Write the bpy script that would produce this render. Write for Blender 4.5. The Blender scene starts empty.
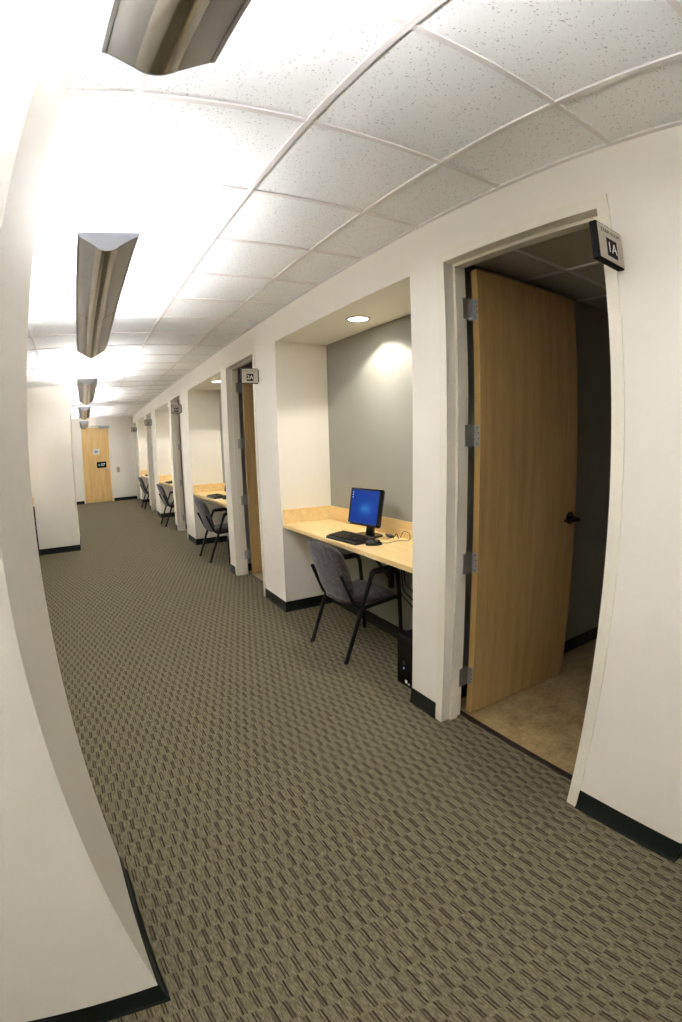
import bpy, bmesh, math, random
from mathutils import Vector, Matrix
random.seed(7)
S = bpy.context.scene
C = S.collection
PI = math.pi

# ------------------------------------------------------------------ constants (metres)
W = 1.667            # corridor face of the right-hand wall
WB = 1.800           # room face of that wall
H = 2.783            # ceiling
XL = -0.172          # corridor face of the left-hand wall blocks
YN, YF = 0.9295, 1.568   # near left block
Y2 = 8.79            # far left block
XR = -1.5            # back of the left-hand recesses
XA = 2.187           # back of the desk alcoves
ZA = 2.515           # alcove soffit
HEAD = 2.511         # door opening height
YE = 17.16           # end wall
ZD = 0.860           # desk top
DOORS = [(0.909, 1.938), (4.717, 5.778), (8.611, 9.644), (12.44, 13.48), (16.06, 17.11)]
ALC = [(2.1745, 4.165), (5.985, 7.988), (9.85, 11.775), (13.83, 15.668)]
ALC0 = (-1.65, 0.360)
ORD = ['first', 'second', 'third', 'fourth', 'fifth']

# ------------------------------------------------------------------ materials
def srgb(r, g, b):
    f = lambda c: (c / 255 / 12.92) if c / 255 <= 0.04045 else ((c / 255 + 0.055) / 1.055) ** 2.4
    return (f(r), f(g), f(b), 1)

class NT:
    def __init__(self, name):
        self.m = bpy.data.materials.new(name); self.m.use_nodes = True
        self.t = self.m.node_tree; self.t.nodes.clear()
        self.out = self.t.nodes.new('ShaderNodeOutputMaterial')
        self.p = self.t.nodes.new('ShaderNodeBsdfPrincipled')
        self.t.links.new(self.p.outputs[0], self.out.inputs[0])
    def n(self, typ, **kw):
        x = self.t.nodes.new(typ)
        for k, v in kw.items(): setattr(x, k, v)
        return x
    def l(self, a, b): self.t.links.new(a, b)
    def set(self, i, v):
        self.p.inputs[i].default_value = v
    def val(self, sock, v):
        if hasattr(v, 'is_output') or hasattr(v, 'links'): self.l(v, sock)
        else: sock.default_value = v
    def math(self, op, a, b=0.0, c=None, clamp=False):
        x = self.n('ShaderNodeMath', operation=op); x.use_clamp = clamp
        self.val(x.inputs[0], a); self.val(x.inputs[1], b)
        if c is not None: self.val(x.inputs[2], c)
        return x.outputs[0]
    def smooth(self, v, a, b, lo=0.0, hi=1.0):
        x = self.n('ShaderNodeMapRange', interpolation_type='SMOOTHSTEP')
        self.l(v, x.inputs[0])
        for i, q in zip((1, 2, 3, 4), (a, b, lo, hi)): x.inputs[i].default_value = q
        return x.outputs[0]
    def coords(self):
        return self.n('ShaderNodeTexCoord').outputs['Object']
    def noise(self, vec, scale, detail=2.0, rough=0.5):
        x = self.n('ShaderNodeTexNoise'); x.inputs['Scale'].default_value = scale
        x.inputs['Detail'].default_value = detail; x.inputs['Roughness'].default_value = rough
        if vec is not None: self.l(vec, x.inputs['Vector'])
        return x.outputs[0]
    def mapping(self, vec, scale):
        x = self.n('ShaderNodeMapping'); x.inputs['Scale'].default_value = scale
        self.l(vec, x.inputs['Vector']); return x.outputs[0]
    def ramp(self, fac, stops):
        x = self.n('ShaderNodeValToRGB'); self.l(fac, x.inputs[0])
        e = x.color_ramp.elements
        while len(e) < len(stops): e.new(0.5)
        for q, (pos, col) in zip(e, stops): q.position = pos; q.color = col
        return x.outputs[0]
    def mix(self, fac, a, b):
        x = self.n('ShaderNodeMix', data_type='RGBA')
        self.val(x.inputs[0], fac); self.val(x.inputs[6], a); self.val(x.inputs[7], b)
        return x.outputs[2]
    def bump(self, h, strength=0.3, dist=0.002):
        x = self.n('ShaderNodeBump'); x.inputs['Strength'].default_value = strength
        x.inputs['Distance'].default_value = dist
        self.l(h, x.inputs['Height']); self.l(x.outputs[0], self.p.inputs['Normal'])

def plain(name, col, rough=0.5, metal=0.0, var=0.06, scale=30.0, bump=0.0, spec=None):
    k = NT(name)
    n = k.noise(k.coords(), scale, 3.0)
    lo = tuple(c * (1 - var) for c in col[:3]) + (1,); hi = tuple(min(1, c * (1 + var)) for c in col[:3]) + (1,)
    k.l(k.ramp(n, [(0.3, lo), (0.7, hi)]), k.p.inputs['Base Color'])
    k.set('Roughness', rough); k.set('Metallic', metal)
    if spec is not None: k.set('Specular IOR Level', spec)
    if bump: k.bump(n, bump, 0.001)
    return k.m

def emit(name, col, strength):
    k = NT(name)
    k.set('Base Color', (0.8, 0.8, 0.8, 1)); k.set('Emission Color', col); k.set('Emission Strength', strength)
    k.set('Roughness', 0.6)
    return k.m

def wood(name, a, b, grain_axis, rough=0.38):
    k = NT(name)
    sc = {'z': (9.0, 9.0, 0.55), 'y': (9.0, 0.5, 9.0), 'x': (0.5, 9.0, 9.0)}[grain_axis]
    v = k.mapping(k.coords(), sc)
    n1 = k.noise(v, 2.2, 6.0, 0.55); n2 = k.noise(v, 14.0, 3.0, 0.5)
    s = k.math('ADD', k.math('MULTIPLY', n1, 0.65), k.math('MULTIPLY', n2, 0.35))
    k.l(k.ramp(s, [(0.36, a), (0.64, b)]), k.p.inputs['Base Color'])
    k.set('Roughness', rough)
    return k.m

def carpet_material():
    k = NT('carpet')
    sep = k.n('ShaderNodeSeparateXYZ'); k.l(k.coords(), sep.inputs[0])
    x, y = sep.outputs[0], sep.outputs[1]
    yr = k.math('ADD', k.math('DIVIDE', y, 0.0797), 200.13)
    row = k.math('FLOOR', yr); fy = k.math('FRACT', yr)
    xr = k.math('ADD', k.math('ADD', k.math('DIVIDE', x, 0.052), 200.67), k.math('MULTIPLY', k.math('MODULO', row, 2.0), 0.5))
    col = k.math('FLOOR', xr); fx = k.math('FRACT', xr)
    cmb = k.n('ShaderNodeCombineXYZ'); k.l(row, cmb.inputs[0]); k.l(col, cmb.inputs[1])
    wn = k.n('ShaderNodeTexWhiteNoise', noise_dimensions='3D'); k.l(cmb.outputs[0], wn.inputs['Vector'])
    rnd = wn.outputs[0]
    sc = k.n('ShaderNodeSeparateColor'); k.l(wn.outputs[1], sc.inputs[0])
    rnd2, rnd3 = sc.outputs[1], sc.outputs[2]
    # the dash in each cell starts and stops a little differently
    fs = k.math('ADD', fy, k.math('MULTIPLY', k.math('SUBTRACT', rnd2, 0.5), 0.10))
    ends = k.math('MULTIPLY', k.smooth(fs, -0.03, 0.10), k.smooth(fs, 0.92, 1.04, 1.0, 0.0))
    wob = k.math('MULTIPLY', k.math('SUBTRACT', k.noise(k.mapping(k.coords(), (1.0, 0.5, 1.0)), 60.0, 1.0), 0.5), 0.07)
    fxw = k.math('ADD', fx, wob)
    def line(c, wdt):
        d = k.math('ABSOLUTE', k.math('SUBTRACT', fxw, c))
        return k.smooth(d, wdt * 0.5, wdt * 1.6, 1.0, 0.0)
    l1 = k.math('MULTIPLY', line(0.385, 0.048), k.math('ADD', k.math('MULTIPLY', rnd, 0.45), 0.55))
    l2 = k.math('MULTIPLY', line(0.605, 0.056), k.math('SUBTRACT', 1.0, k.math('MULTIPLY', rnd, 0.35)))
    between = k.math('MULTIPLY', line(0.50, 0.075), k.smooth(rnd3, 0.35, 0.95, 0.0, 0.45))
    dash = k.math('MULTIPLY', k.math('MAXIMUM', k.math('MAXIMUM', l1, l2), between), ends)
    # ribs of the loop pile and heathered yarn
    rib = k.math('MULTIPLY', k.math('ADD', k.math('SINE', k.math('MULTIPLY', x, 2 * PI / 0.0052)), 1.0), 0.5)
    vv = k.mapping(k.coords(), (1.0, 0.14, 1.0))
    n = k.noise(vv, 230.0, 3.0, 0.65); n2 = k.noise(k.mapping(k.coords(), (1.0, 0.5, 1.0)), 330.0, 1.0)
    base = k.ramp(n, [(0.30, srgb(82, 76, 59)), (0.5, srgb(118, 110, 87)), (0.70, srgb(150, 141, 112))])
    base = k.mix(k.math('MULTIPLY', k.math('POWER', rib, 2.0), 0.42), base, srgb(70, 64, 48))
    lt = k.math('MULTIPLY', k.smooth(n2, 0.60, 0.74), 0.28)
    base = k.mix(lt, base, srgb(176, 156, 116))
    dk = k.math('MULTIPLY', k.smooth(n2, 0.40, 0.28), 0.20)
    base = k.mix(dk, base, srgb(66, 60, 46))
    c = k.mix(k.math('MULTIPLY', dash, 0.96), base, srgb(38, 31, 21))
    k.l(c, k.p.inputs['Base Color']); k.set('Roughness', 0.95); k.set('Specular IOR Level', 0.1)
    k.bump(k.math('SUBTRACT', k.math('MULTIPLY', n, 0.6), k.math('MULTIPLY', dash, 0.7)), 0.35, 0.003)
    return k.m

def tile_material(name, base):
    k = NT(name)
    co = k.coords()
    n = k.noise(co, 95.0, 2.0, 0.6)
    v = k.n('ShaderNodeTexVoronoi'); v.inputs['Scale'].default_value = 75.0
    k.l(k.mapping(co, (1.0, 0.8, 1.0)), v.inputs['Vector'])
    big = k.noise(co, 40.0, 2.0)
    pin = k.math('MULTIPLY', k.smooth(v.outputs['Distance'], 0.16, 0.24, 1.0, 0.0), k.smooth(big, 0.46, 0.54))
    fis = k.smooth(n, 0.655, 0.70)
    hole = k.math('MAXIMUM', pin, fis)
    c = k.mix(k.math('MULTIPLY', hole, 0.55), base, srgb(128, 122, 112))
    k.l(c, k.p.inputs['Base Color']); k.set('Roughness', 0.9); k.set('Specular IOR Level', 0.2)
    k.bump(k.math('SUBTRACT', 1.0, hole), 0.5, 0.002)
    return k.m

def vinyl_material():
    k = NT('vinyl_floor')
    co = k.coords()
    n = k.noise(co, 6.0, 6.0, 0.65); n2 = k.noise(co, 38.0, 4.0, 0.6)
    s = k.math('ADD', k.math('MULTIPLY', n, 0.6), k.math('MULTIPLY', n2, 0.4))
    k.l(k.ramp(s, [(0.34, srgb(132, 108, 70)), (0.5, srgb(168, 144, 100)), (0.66, srgb(190, 170, 126))]), k.p.inputs['Base Color'])
    k.set('Roughness', 0.35)
    return k.m

def screen_material():
    k = NT('lit_screen')
    co = k.coords()
    sep = k.n('ShaderNodeSeparateXYZ'); k.l(co, sep.inputs[0])
    # local x across, z up (metres from the screen's centre)
    dx = k.math('DIVIDE', k.math('SUBTRACT', sep.outputs[0], 0.015), 0.085)
    dz = k.math('DIVIDE', k.math('ADD', sep.outputs[2], 0.012), 0.055)
    r = k.math('SQRT', k.math('ADD', k.math('MULTIPLY', dx, dx), k.math('MULTIPLY', dz, dz)))
    n = k.noise(k.mapping(co, (6.0, 6.0, 16.0)), 1.6, 3.0)
    glow = k.math('MULTIPLY', k.smooth(r, 0.0, 1.7, 1.0, 0.0), k.math('ADD', n, 0.35))
    c = k.ramp(glow, [(0.0, srgb(2, 56, 148)), (0.5, srgb(8, 78, 170)), (1.0, srgb(48, 128, 200))])
    k.l(c, k.p.inputs['Emission Color']); k.set('Emission Strength', 0.9)
    k.set('Base Color', (0.004, 0.005, 0.008, 1)); k.set('Roughness', 0.35); k.set('Specular IOR Level', 0.2)
    return k.m

def fabric_material():
    k = NT('mottled_fabric')
    co = k.coords()
    n = k.noise(co, 24.0, 5.0, 0.7); n2 = k.noise(co, 260.0, 2.0)
    s = k.math('ADD', k.math('MULTIPLY', n, 0.7), k.math('MULTIPLY', n2, 0.3))
    k.l(k.ramp(s, [(0.36, srgb(48, 41, 42)), (0.5, srgb(72, 63, 64)), (0.66, srgb(106, 96, 96))]), k.p.inputs['Base Color'])
    k.set('Roughness', 0.9); k.set('Sheen Weight', 0.25); k.set('Specular IOR Level', 0.2)
    k.bump(n2, 0.2, 0.001)
    return k.m

M = dict(
    wall=plain('cream_paint', srgb(236, 230, 217), 0.6, var=0.008, scale=3),
    accent=plain('taupe_paint', srgb(153, 151, 138), 0.6, var=0.012, scale=3),
    frame=plain('frame_enamel', srgb(233, 227, 209), 0.35, var=0.01),
    base=plain('vinyl_base', srgb(27, 33, 29), 0.5, var=0.08, spec=0.25),
    grid=plain('grid_enamel', srgb(226, 220, 214), 0.45, var=0.01),
    carpet=carpet_material(), tile=tile_material('acoustic_tile', srgb(242, 242, 238)), roomtile_shaded=tile_material('acoustic_tile_shaded', srgb(196, 190, 174)), vinyl=vinyl_material(),  # room tile is the corridor tile with the rooms' shade in its colour
    door=wood('maple_door_shaded', srgb(170, 134, 84), srgb(192, 158, 106), 'z', 0.36),  # same maple as the end door, darkened for the dim rooms
    enddoor=wood('maple_door_lit', srgb(222, 178, 108), srgb(238, 202, 138), 'z', 0.36),  # same maple as the room doors, brighter light put into the colour
    edge=wood('maple_edge', srgb(200, 160, 96), srgb(222, 184, 120), 'z', 0.4),
    desk=wood('maple_laminate', srgb(226, 194, 132), srgb(242, 216, 158), 'y', 0.33),
    steel=plain('satin_steel', srgb(186, 184, 182), 0.45, 1.0, 0.05, 60),
    nickel=plain('dark_nickel', srgb(120, 116, 112), 0.2, 1.0, 0.05, 60),
    fixture=plain('fixture_metal', srgb(186, 186, 188), 0.45, 0.75, 0.03, 8),
    belly=plain('fixture_belly_metal', srgb(166, 162, 152), 0.20, 1.0, 0.03, 8),
    endcap=plain('fixture_end_cap', srgb(176, 180, 190), 0.5, 0.0, 0.02),
    seam=plain('dark_seam', srgb(66, 64, 60), 0.5),
    lamp=emit('fluorescent_glow', (1.0, 1.02, 1.10, 1), 62.0),
    canlens=emit('downlight_glow', (1.0, 0.95, 0.86, 1), 14.0),
    white=plain('white_enamel', srgb(236, 234, 228), 0.4, var=0.01),
    black=plain('black_plastic', srgb(24, 24, 25), 0.42, var=0.1),
    gloss=plain('gloss_black_plastic', srgb(17, 17, 19), 0.2, var=0.1),
    tube=plain('black_tube_enamel', srgb(16, 15, 15), 0.45, var=0.1, spec=0.3),
    fabric=fabric_material(), screen=screen_material(),
    signface=plain('taupe_sign_face', srgb(186, 176, 158), 0.5, var=0.02),
    signdark=plain('charcoal_sign_plate', srgb(22, 21, 23), 0.6, var=0.05, spec=0.15),
    signtext=plain('white_sign_letter', srgb(232, 230, 222), 0.5, var=0.01),
    greytext=plain('grey_sign_letter', srgb(104, 96, 90), 0.5, var=0.01),
    icon=emit('screen_icon', srgb(120, 150, 190), 0.7),
    led=emit('blue_indicator', (0.1, 0.3, 1.0, 1), 0.5),
    closer=plain('closer_grey', srgb(182, 180, 172), 0.4, 0.3, 0.03),
    switch=plain('switch_plate', srgb(166, 160, 142), 0.4, var=0.02),
    green=plain('sign_green', srgb(120, 180, 150), 0.5),
    strip=plain('dark_transition_strip', srgb(52, 40, 32), 0.5, var=0.06),
    cable=plain('black_cable', srgb(20, 20, 20), 0.5),
    greycable=plain('grey_cable', srgb(92, 84, 70), 0.5),
)

# ------------------------------------------------------------------ mesh helpers
def box(bm, x0, x1, y0, y1, z0, z1, bev=0.0, seg=2):
    r = bmesh.ops.create_cube(bm, size=1.0)
    vs = r['verts']
    for v in vs:
        v.co = Vector(((x0 + x1) / 2 + v.co.x * (x1 - x0), (y0 + y1) / 2 + v.co.y * (y1 - y0), (z0 + z1) / 2 + v.co.z * (z1 - z0)))
    if bev:
        es = list({e for v in vs for e in v.link_edges})
        bmesh.ops.bevel(bm, geom=es, offset=bev, segments=seg, profile=0.5, affect='EDGES', clamp_overlap=True)

def fillet(pts, rad, n=6):
    pts = [Vector(p) for p in pts]; out = [pts[0]]
    for i in range(1, len(pts) - 1):
        a, b, c = pts[i - 1], pts[i], pts[i + 1]
        u, v = (a - b), (c - b)
        r = rad[i - 1] if isinstance(rad, (list, tuple)) else rad
        r = min(r, u.length * 0.49, v.length * 0.49)
        p0 = b + u.normalized() * r; p1 = b + v.normalized() * r
        for k in range(n + 1):
            t = k / n
            out.append((1 - t) ** 2 * p0 + 2 * t * (1 - t) * b + t * t * p1)
    out.append(pts[-1]); return out

def tube(bm, pts, r, seg=10, rad=0.0, sx=1.0):
    pts = fillet(pts, rad) if rad else [Vector(p) for p in pts]
    n = len(pts)
    tang = [(pts[min(i + 1, n - 1)] - pts[max(i - 1, 0)]).normalized() for i in range(n)]
    up = Vector((0, 0, 1)) if abs(tang[0].z) < 0.9 else Vector((1, 0, 0))
    a = tang[0].cross(up).normalized()
    rings = []
    for i in range(n):
        a = (a - tang[i] * a.dot(tang[i])).normalized(); b = tang[i].cross(a)
        rr = r[i] if isinstance(r, (list, tuple)) else r
        rings.append([bm.verts.new(pts[i] + a * rr * sx * math.cos(2 * PI * k / seg) + b * rr * math.sin(2 * PI * k / seg)) for k in range(seg)])
    for i in range(n - 1):
        for k in range(seg):
            f = bm.faces.new((rings[i][k], rings[i][(k + 1) % seg], rings[i + 1][(k + 1) % seg], rings[i + 1][k])); f.smooth = True
    bm.faces.new(rings[0][::-1]); bm.faces.new(rings[-1])

def sweep(bm, prof, frames, closed_prof=True, smooth=False, caps=True):
    """prof: 2-D points; frames: functions mapping (a, b) to a 3-D point."""
    rings = [[bm.verts.new(f(a, b)) for a, b in prof] for f in frames]
    m = len(prof)
    for i in range(len(rings) - 1):
        for k in range(m if closed_prof else m - 1):
            f = bm.faces.new((rings[i][k], rings[i][(k + 1) % m], rings[i + 1][(k + 1) % m], rings[i + 1][k])); f.smooth = smooth
    if caps and closed_prof:
        bm.faces.new(rings[0][::-1]); bm.faces.new(rings[-1])

def lathe(bm, prof, n=32, mat=None):
    rings = []
    for r, z in prof:
        rings.append([bm.verts.new((r * math.cos(2 * PI * k / n), r * math.sin(2 * PI * k / n), z)) for k in range(n)])
    for i in range(len(rings) - 1):
        for k in range(n):
            f = bm.faces.new((rings[i][k], rings[i][(k + 1) % n], rings[i + 1][(k + 1) % n], rings[i + 1][k])); f.smooth = True
    bm.faces.new(rings[0][::-1]); bm.faces.new(rings[-1])
    if mat is not None:
        for rg in rings:
            for v in rg: v.co = mat @ v.co

def obj(name, bm, mat, parent=None, loc=None, rot=None, autosmooth=False):
    bmesh.ops.recalc_face_normals(bm, faces=bm.faces[:])
    me = bpy.data.meshes.new(name); bm.to_mesh(me); bm.free()
    me.materials.append(mat)
    if autosmooth:
        for p in me.polygons: p.use_smooth = True
        me.set_sharp_from_angle(angle=math.radians(38))
    o = bpy.data.objects.new(name, me); C.objects.link(o)
    if loc is not None: o.location = loc
    if rot is not None: o.rotation_euler = rot
    if parent is not None: o.parent = parent
    return o

def boxes(name, lst, mat, parent=None, bev=0.0, **kw):
    bm = bmesh.new()
    for b in lst: box(bm, *b, bev=bev)
    return obj(name, bm, mat, parent, **kw)

def tag(o, label, cat, group=None, kind=None):
    o['label'] = label; o['category'] = cat
    if group: o['group'] = group
    if kind: o['kind'] = kind
    return o

def thing(name, label, cat, loc=(0, 0, 0), rotz=0.0, group=None, kind=None):
    o = bpy.data.objects.new(name, None); o.empty_display_size = 0.1; C.objects.link(o)
    o.location = loc; o.rotation_euler = (0, 0, rotz)
    return tag(o, label, cat, group, kind)

def text(name, body, size, mat, parent, loc, rot):
    cu = bpy.data.curves.new(name, 'FONT'); cu.body = body; cu.size = size; cu.align_x = 'CENTER'; cu.align_y = 'CENTER'
    cu.extrude = 0.0006
    tmp = bpy.data.objects.new(name + '_outline', cu); C.objects.link(tmp)
    dg = bpy.context.evaluated_depsgraph_get()
    me = bpy.data.meshes.new_from_object(tmp.evaluated_get(dg)); me.name = name
    bpy.data.objects.remove(tmp); bpy.data.curves.remove(cu)
    me.materials.clear(); me.materials.append(mat)
    o = bpy.data.objects.new(name, me); C.objects.link(o); o.parent = parent; o.location = loc; o.rotation_euler = rot
    return o

def dup(root, loc, label, rotz=None):
    r = root.copy(); C.objects.link(r); r.location = loc; r['label'] = label
    if rotz is not None: r.rotation_euler = (0, 0, rotz)
    for ch in list(root.children):
        c = ch.copy(); C.objects.link(c); c.parent = r
        for g in ch.children:
            d = g.copy(); C.objects.link(d); d.parent = c
    return r

# ------------------------------------------------------------------ setting: floor, ceiling, walls
tag(boxes('floor', [(XR - 0.1, XA + 0.05, -6.6, YE + 0.1, -0.06, 0.0)], M['carpet']),
    'taupe loop carpet with dark paired dashes along the corridor', 'carpet floor', kind='structure')
ROOMS = []
edges = [(0.48, 2.04), (4.266, 5.87), (8.108, 9.74), (11.895, 13.71), (15.788, YE)]
for i, (a, b) in enumerate(edges):
    ROOMS.append((a, b))
for i, (a, b) in enumerate(ROOMS):
    tag(boxes('floor_room', [(1.835, 4.6, a, b, -0.05, 0.004)], M['vinyl']),
        'tan mottled vinyl floor inside the %s room on the right' % ORD[i], 'room floor', kind='structure')
    d = DOORS[i]
    tag(boxes('trim_%d' % (i + 1), [(1.806, 1.840, d[0] + 0.03, d[1] - 0.03, 0.0, 0.007)], M['strip'], bev=0.002),
        'dark transition strip on the floor across the %s doorway' % ORD[i], 'threshold', kind='structure')

tag(boxes('ceiling', [(XR - 0.1, W + 0.02, -6.6, YE + 0.1, H, H + 0.06)], M['tile']),
    'white speckled acoustic tile ceiling above the corridor', 'ceiling', kind='structure')
HR = 2.62
tag(boxes('ceiling_room', [(WB, 4.6, a, b, HR, HR + 0.06) for a, b in ROOMS], M['roomtile_shaded']),
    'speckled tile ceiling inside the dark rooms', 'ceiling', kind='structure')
# suspended grid: T-bars, ledges along the walls
bm = bmesh.new()
t = 0.024; g0, g1 = H - 0.009, H + 0.002
XA_LINE = 0.6975; YT = 0.842; P = 0.6096
for k in range(-4, 2):
    x = XA_LINE + k * P
    if XR < x < W: box(bm, x - t / 2, x + t / 2, -6.5, YE, g0, g1)
y = YT - 12 * P
while y < YE:
    box(bm, XR, W, y - t / 2, y + t / 2, g0 + 0.001, g1)
    y += P
tag(obj('ceiling_grid', bm, M['grid']), 'pale metal T bar grid holding the corridor ceiling tiles', 'ceiling grid', kind='structure')
bm = bmesh.new()
box(bm, W - 0.022, W, -6.5, YE, g0, H)
box(bm, XL, XL + 0.022, YN, YF, g0, H)
box(bm, XL - 0.050, XL - 0.028, Y2, Y2 + 0.95, g0, H)
box(bm, XR, W, YE - 0.022, YE, g0, H)
tag(obj('trim_ceiling_edge', bm, M['grid']), 'pale metal angle trim where ceiling tiles meet the walls', 'ceiling trim', kind='structure')
bm = bmesh.new()
for a, b in ROOMS:
    for k in range(5):
        x = 1.855 + 0.61 * k
        if x < 4.6: box(bm, x - t / 2, x + t / 2, a, b, HR - 0.009, HR + 0.002)
    yy = b - 0.35
    while yy > a:
        box(bm, WB, 4.6, yy - t / 2, yy + t / 2, HR - 0.008, HR + 0.002); yy -= 0.61
tag(obj('ceiling_grid_room', bm, M['grid']), 'metal T bar grid of the ceilings inside the dark rooms', 'ceiling grid', kind='structure')

# right-hand wall
bm = bmesh.new()
F = 0.03   # how far the wall reaches behind the door frame's face flange
zt = H + 0.03
def dop(i): return DOORS[i][0] + 0.045 - 0.02, DOORS[i][1] - 0.045 - (-0.0) + 0.02 - 0.0
alls = [ALC0] + ALC
for i, (dr, dl) in enumerate(DOORS):
    o0, o1 = dr + 0.02, dl - 0.02
    box(bm, W, WB, o0, o1, HEAD + 0.03, zt)                      # over the door
    prev = alls[i][1]
    box(bm, W, 4.6, prev, prev + 0.12, 0, zt)                    # alcove side wall = room partition
    box(bm, W, WB, prev + 0.12, o0, 0, zt)                       # wall between alcove and door
    if i < len(ALC):
        nxt = ALC[i][0]; rw = ROOMS[i][1]
        box(bm, W, 4.6, rw, nxt, 0, zt)
        if o1 < rw: box(bm, W, WB, o1, rw, 0, zt)
    else:
        box(bm, W, WB, o1, YE + 0.1, 0, zt)
for a, b in alls:
    box(bm, W, XA + 0.1, a, b, ZA, zt)                           # soffit block over each alcove
box(bm, W, 4.6, -6.6, ALC0[0], 0, zt)
box(bm, 4.6, 4.7, -6.6, YE + 0.1, 0, zt)
tag(obj('wall_right', bm, M['wall']), 'cream wall on the right with doorways and desk alcoves', 'wall', kind='structure')
bm = bmesh.new()  # linings added in a darker colour to cut bounced light in the rooms
for i, (a, b) in enumerate(ROOMS):
    box(bm, WB + 0.03, 4.6, b - 0.006, b + 0.006, 0, HR); box(bm, WB + 0.03, 4.6, a - 0.006, a + 0.006, 0, HR); box(bm, 4.594, 4.606, a, b, 0, HR)
tag(obj('wall_rooms', bm, M['accent']), 'taupe wall linings added to darken the rooms on the right', 'wall', kind='structure')
for i, (a, b) in enumerate(alls):
    lab = 'taupe painted back wall of the desk alcove %s' % (['beside the camera', 'nearest the camera', 'second from the camera', 'third from the camera', 'farthest from the camera'][i])
    tag(boxes('wall_alcove_%d' % (i + 1), [(XA, XA + 0.1, a, b, 0, ZA)], M['accent']), lab, 'wall', kind='structure')
# left-hand wall blocks and recesses
bm = bmesh.new(); sweep(bm, [(XL, YN), (XL, YF), (XR - 0.1, YF), (XR - 0.1, YN - 0.20)], [lambda a, b: Vector((a, b, 0)), lambda a, b: Vector((a, b, zt))])
tag(obj('wall_left', bm, M['wall']), 'near cream wall block jutting in on the left', 'wall', kind='structure')
tag(boxes('wall_left_far', [(XR - 0.1, XL - 0.050, Y2, Y2 + 0.95, 0, zt)], M['wall']), 'cream wall block far down the left side of the corridor', 'wall', kind='structure')
tag(boxes('wall_left_recess', [(XR - 0.1, XR, -6.6, YE + 0.1, 0, zt)], M['wall']), 'cream back wall of the recesses on the left', 'wall', kind='structure')
tag(boxes('wall_back', [(XR - 0.1, 4.7, -6.6, -6.5, 0, zt)], M['wall']), 'cream wall closing the corridor behind the camera', 'wall', kind='structure')
EX0, EX1, EZ = -0.075, 0.835, 2.46
bm = bmesh.new()
box(bm, XR - 0.1, EX0 - 0.02, YE, YE + 0.14, 0, zt); box(bm, EX1 + 0.02, 4.7, YE, YE + 0.14, 0, zt); box(bm, EX0 - 0.02, EX1 + 0.02, YE, YE + 0.14, EZ + 0.02, zt)
tag(obj('wall_end', bm, M['wall']), 'cream end wall of the corridor around the closed door', 'wall', kind='structure')

# cove baseboards: a profile swept along plan polylines (wall on the path's left)
BP = [(0.0, 0.0), (0.013, 0.0), (0.0125, 0.003), (0.008, 0.010), (0.005, 0.022), (0.0042, 0.094), (0.0025, 0.1), (0.0, 0.1)]
def base_run(bm, pts):
    pts = [Vector((p[0], p[1])) for p in pts]; n = len(pts); fr = []
    for i in range(n):
        d0 = (pts[i] - pts[i - 1]).normalized() if i else None
        d1 = (pts[i + 1] - pts[i]).normalized() if i < n - 1 else None
        nn = [Vector((d.y, -d.x)) for d in (d0, d1) if d is not None]
        if len(nn) == 1: m = nn[0]
        else:
            m = (nn[0] + nn[1]).normalized(); m = m / max(0.3, m.dot(nn[0]))
        fr.append(lambda a, b, p=pts[i], m=m: Vector((p.x + m.x * a, p.y + m.y * a, b)))
    sweep(bm, BP, fr)
bm = bmesh.new()
# runs are listed so that the room side lies to the right of the direction of travel
for i, (dr, dl) in enumerate(DOORS):
    a0 = alls[i]
    base_run(bm, [(W, dr), (W, a0[1]), (XA, a0[1]), (XA, a0[0]), (W, a0[0]), (W, (DOORS[i - 1][1] if i else -6.5))])
base_run(bm, [(W, YE), (W, DOORS[-1][1])])
tag(obj('baseboard_right', bm, M['base']), 'black rubber cove base along the right wall and its alcoves', 'baseboard', kind='structure')
bm = bmesh.new()
base_run(bm, [(XR, YN - 0.186), (XL, YN), (XL, YF), (XR, YF), (XR, Y2), (XL - 0.050, Y2), (XL - 0.050, Y2 + 0.95), (XR, Y2 + 0.95), (XR, YE), (EX0 - 0.05, YE)])
tag(obj('baseboard_left', bm, M['base']), 'black rubber cove base around the wall blocks on the left', 'baseboard', kind='structure')
bm = bmesh.new(); base_run(bm, [(EX1 + 0.05, YE), (W, YE)])
tag(obj('baseboard_end', bm, M['base']), 'black rubber cove base right of the end door', 'baseboard', kind='structure')
bm = bmesh.new()
for i, (a, b) in enumerate(ROOMS):
    base_run(bm, [(WB + 0.04, b - 0.006), (4.594, b - 0.006), (4.594, a + 0.006), (WB + 0.04, a + 0.006)])
tag(obj('baseboard_rooms', bm, M['base']), 'black rubber cove base inside the dark rooms', 'baseboard', kind='structure')

# ------------------------------------------------------------------ doors
def frame_mesh(y0, y1, head, x_face, x_back, flange=0.054):
    """U-shaped hollow-metal frame, swept up one jamb, across and down the other (opening y0..y1)."""
    prof = [(x_face, flange), (x_face, 0.0), (x_face + 0.062, 0.0), (x_face + 0.062, -0.016), (x_face + 0.108, -0.016), (x_face + 0.108, 0.0), (x_back, 0.0), (x_back, flange)]
    fr = [lambda x, u: Vector((x, y1 + u, 0.0)), lambda x, u: Vector((x, y1 + u, head + u)),
          lambda x, u: Vector((x, y0 - u, head + u)), lambda x, u: Vector((x, y0 - u, 0.0))]
    bm = bmesh.new(); sweep(bm, prof, fr); return bm

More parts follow.
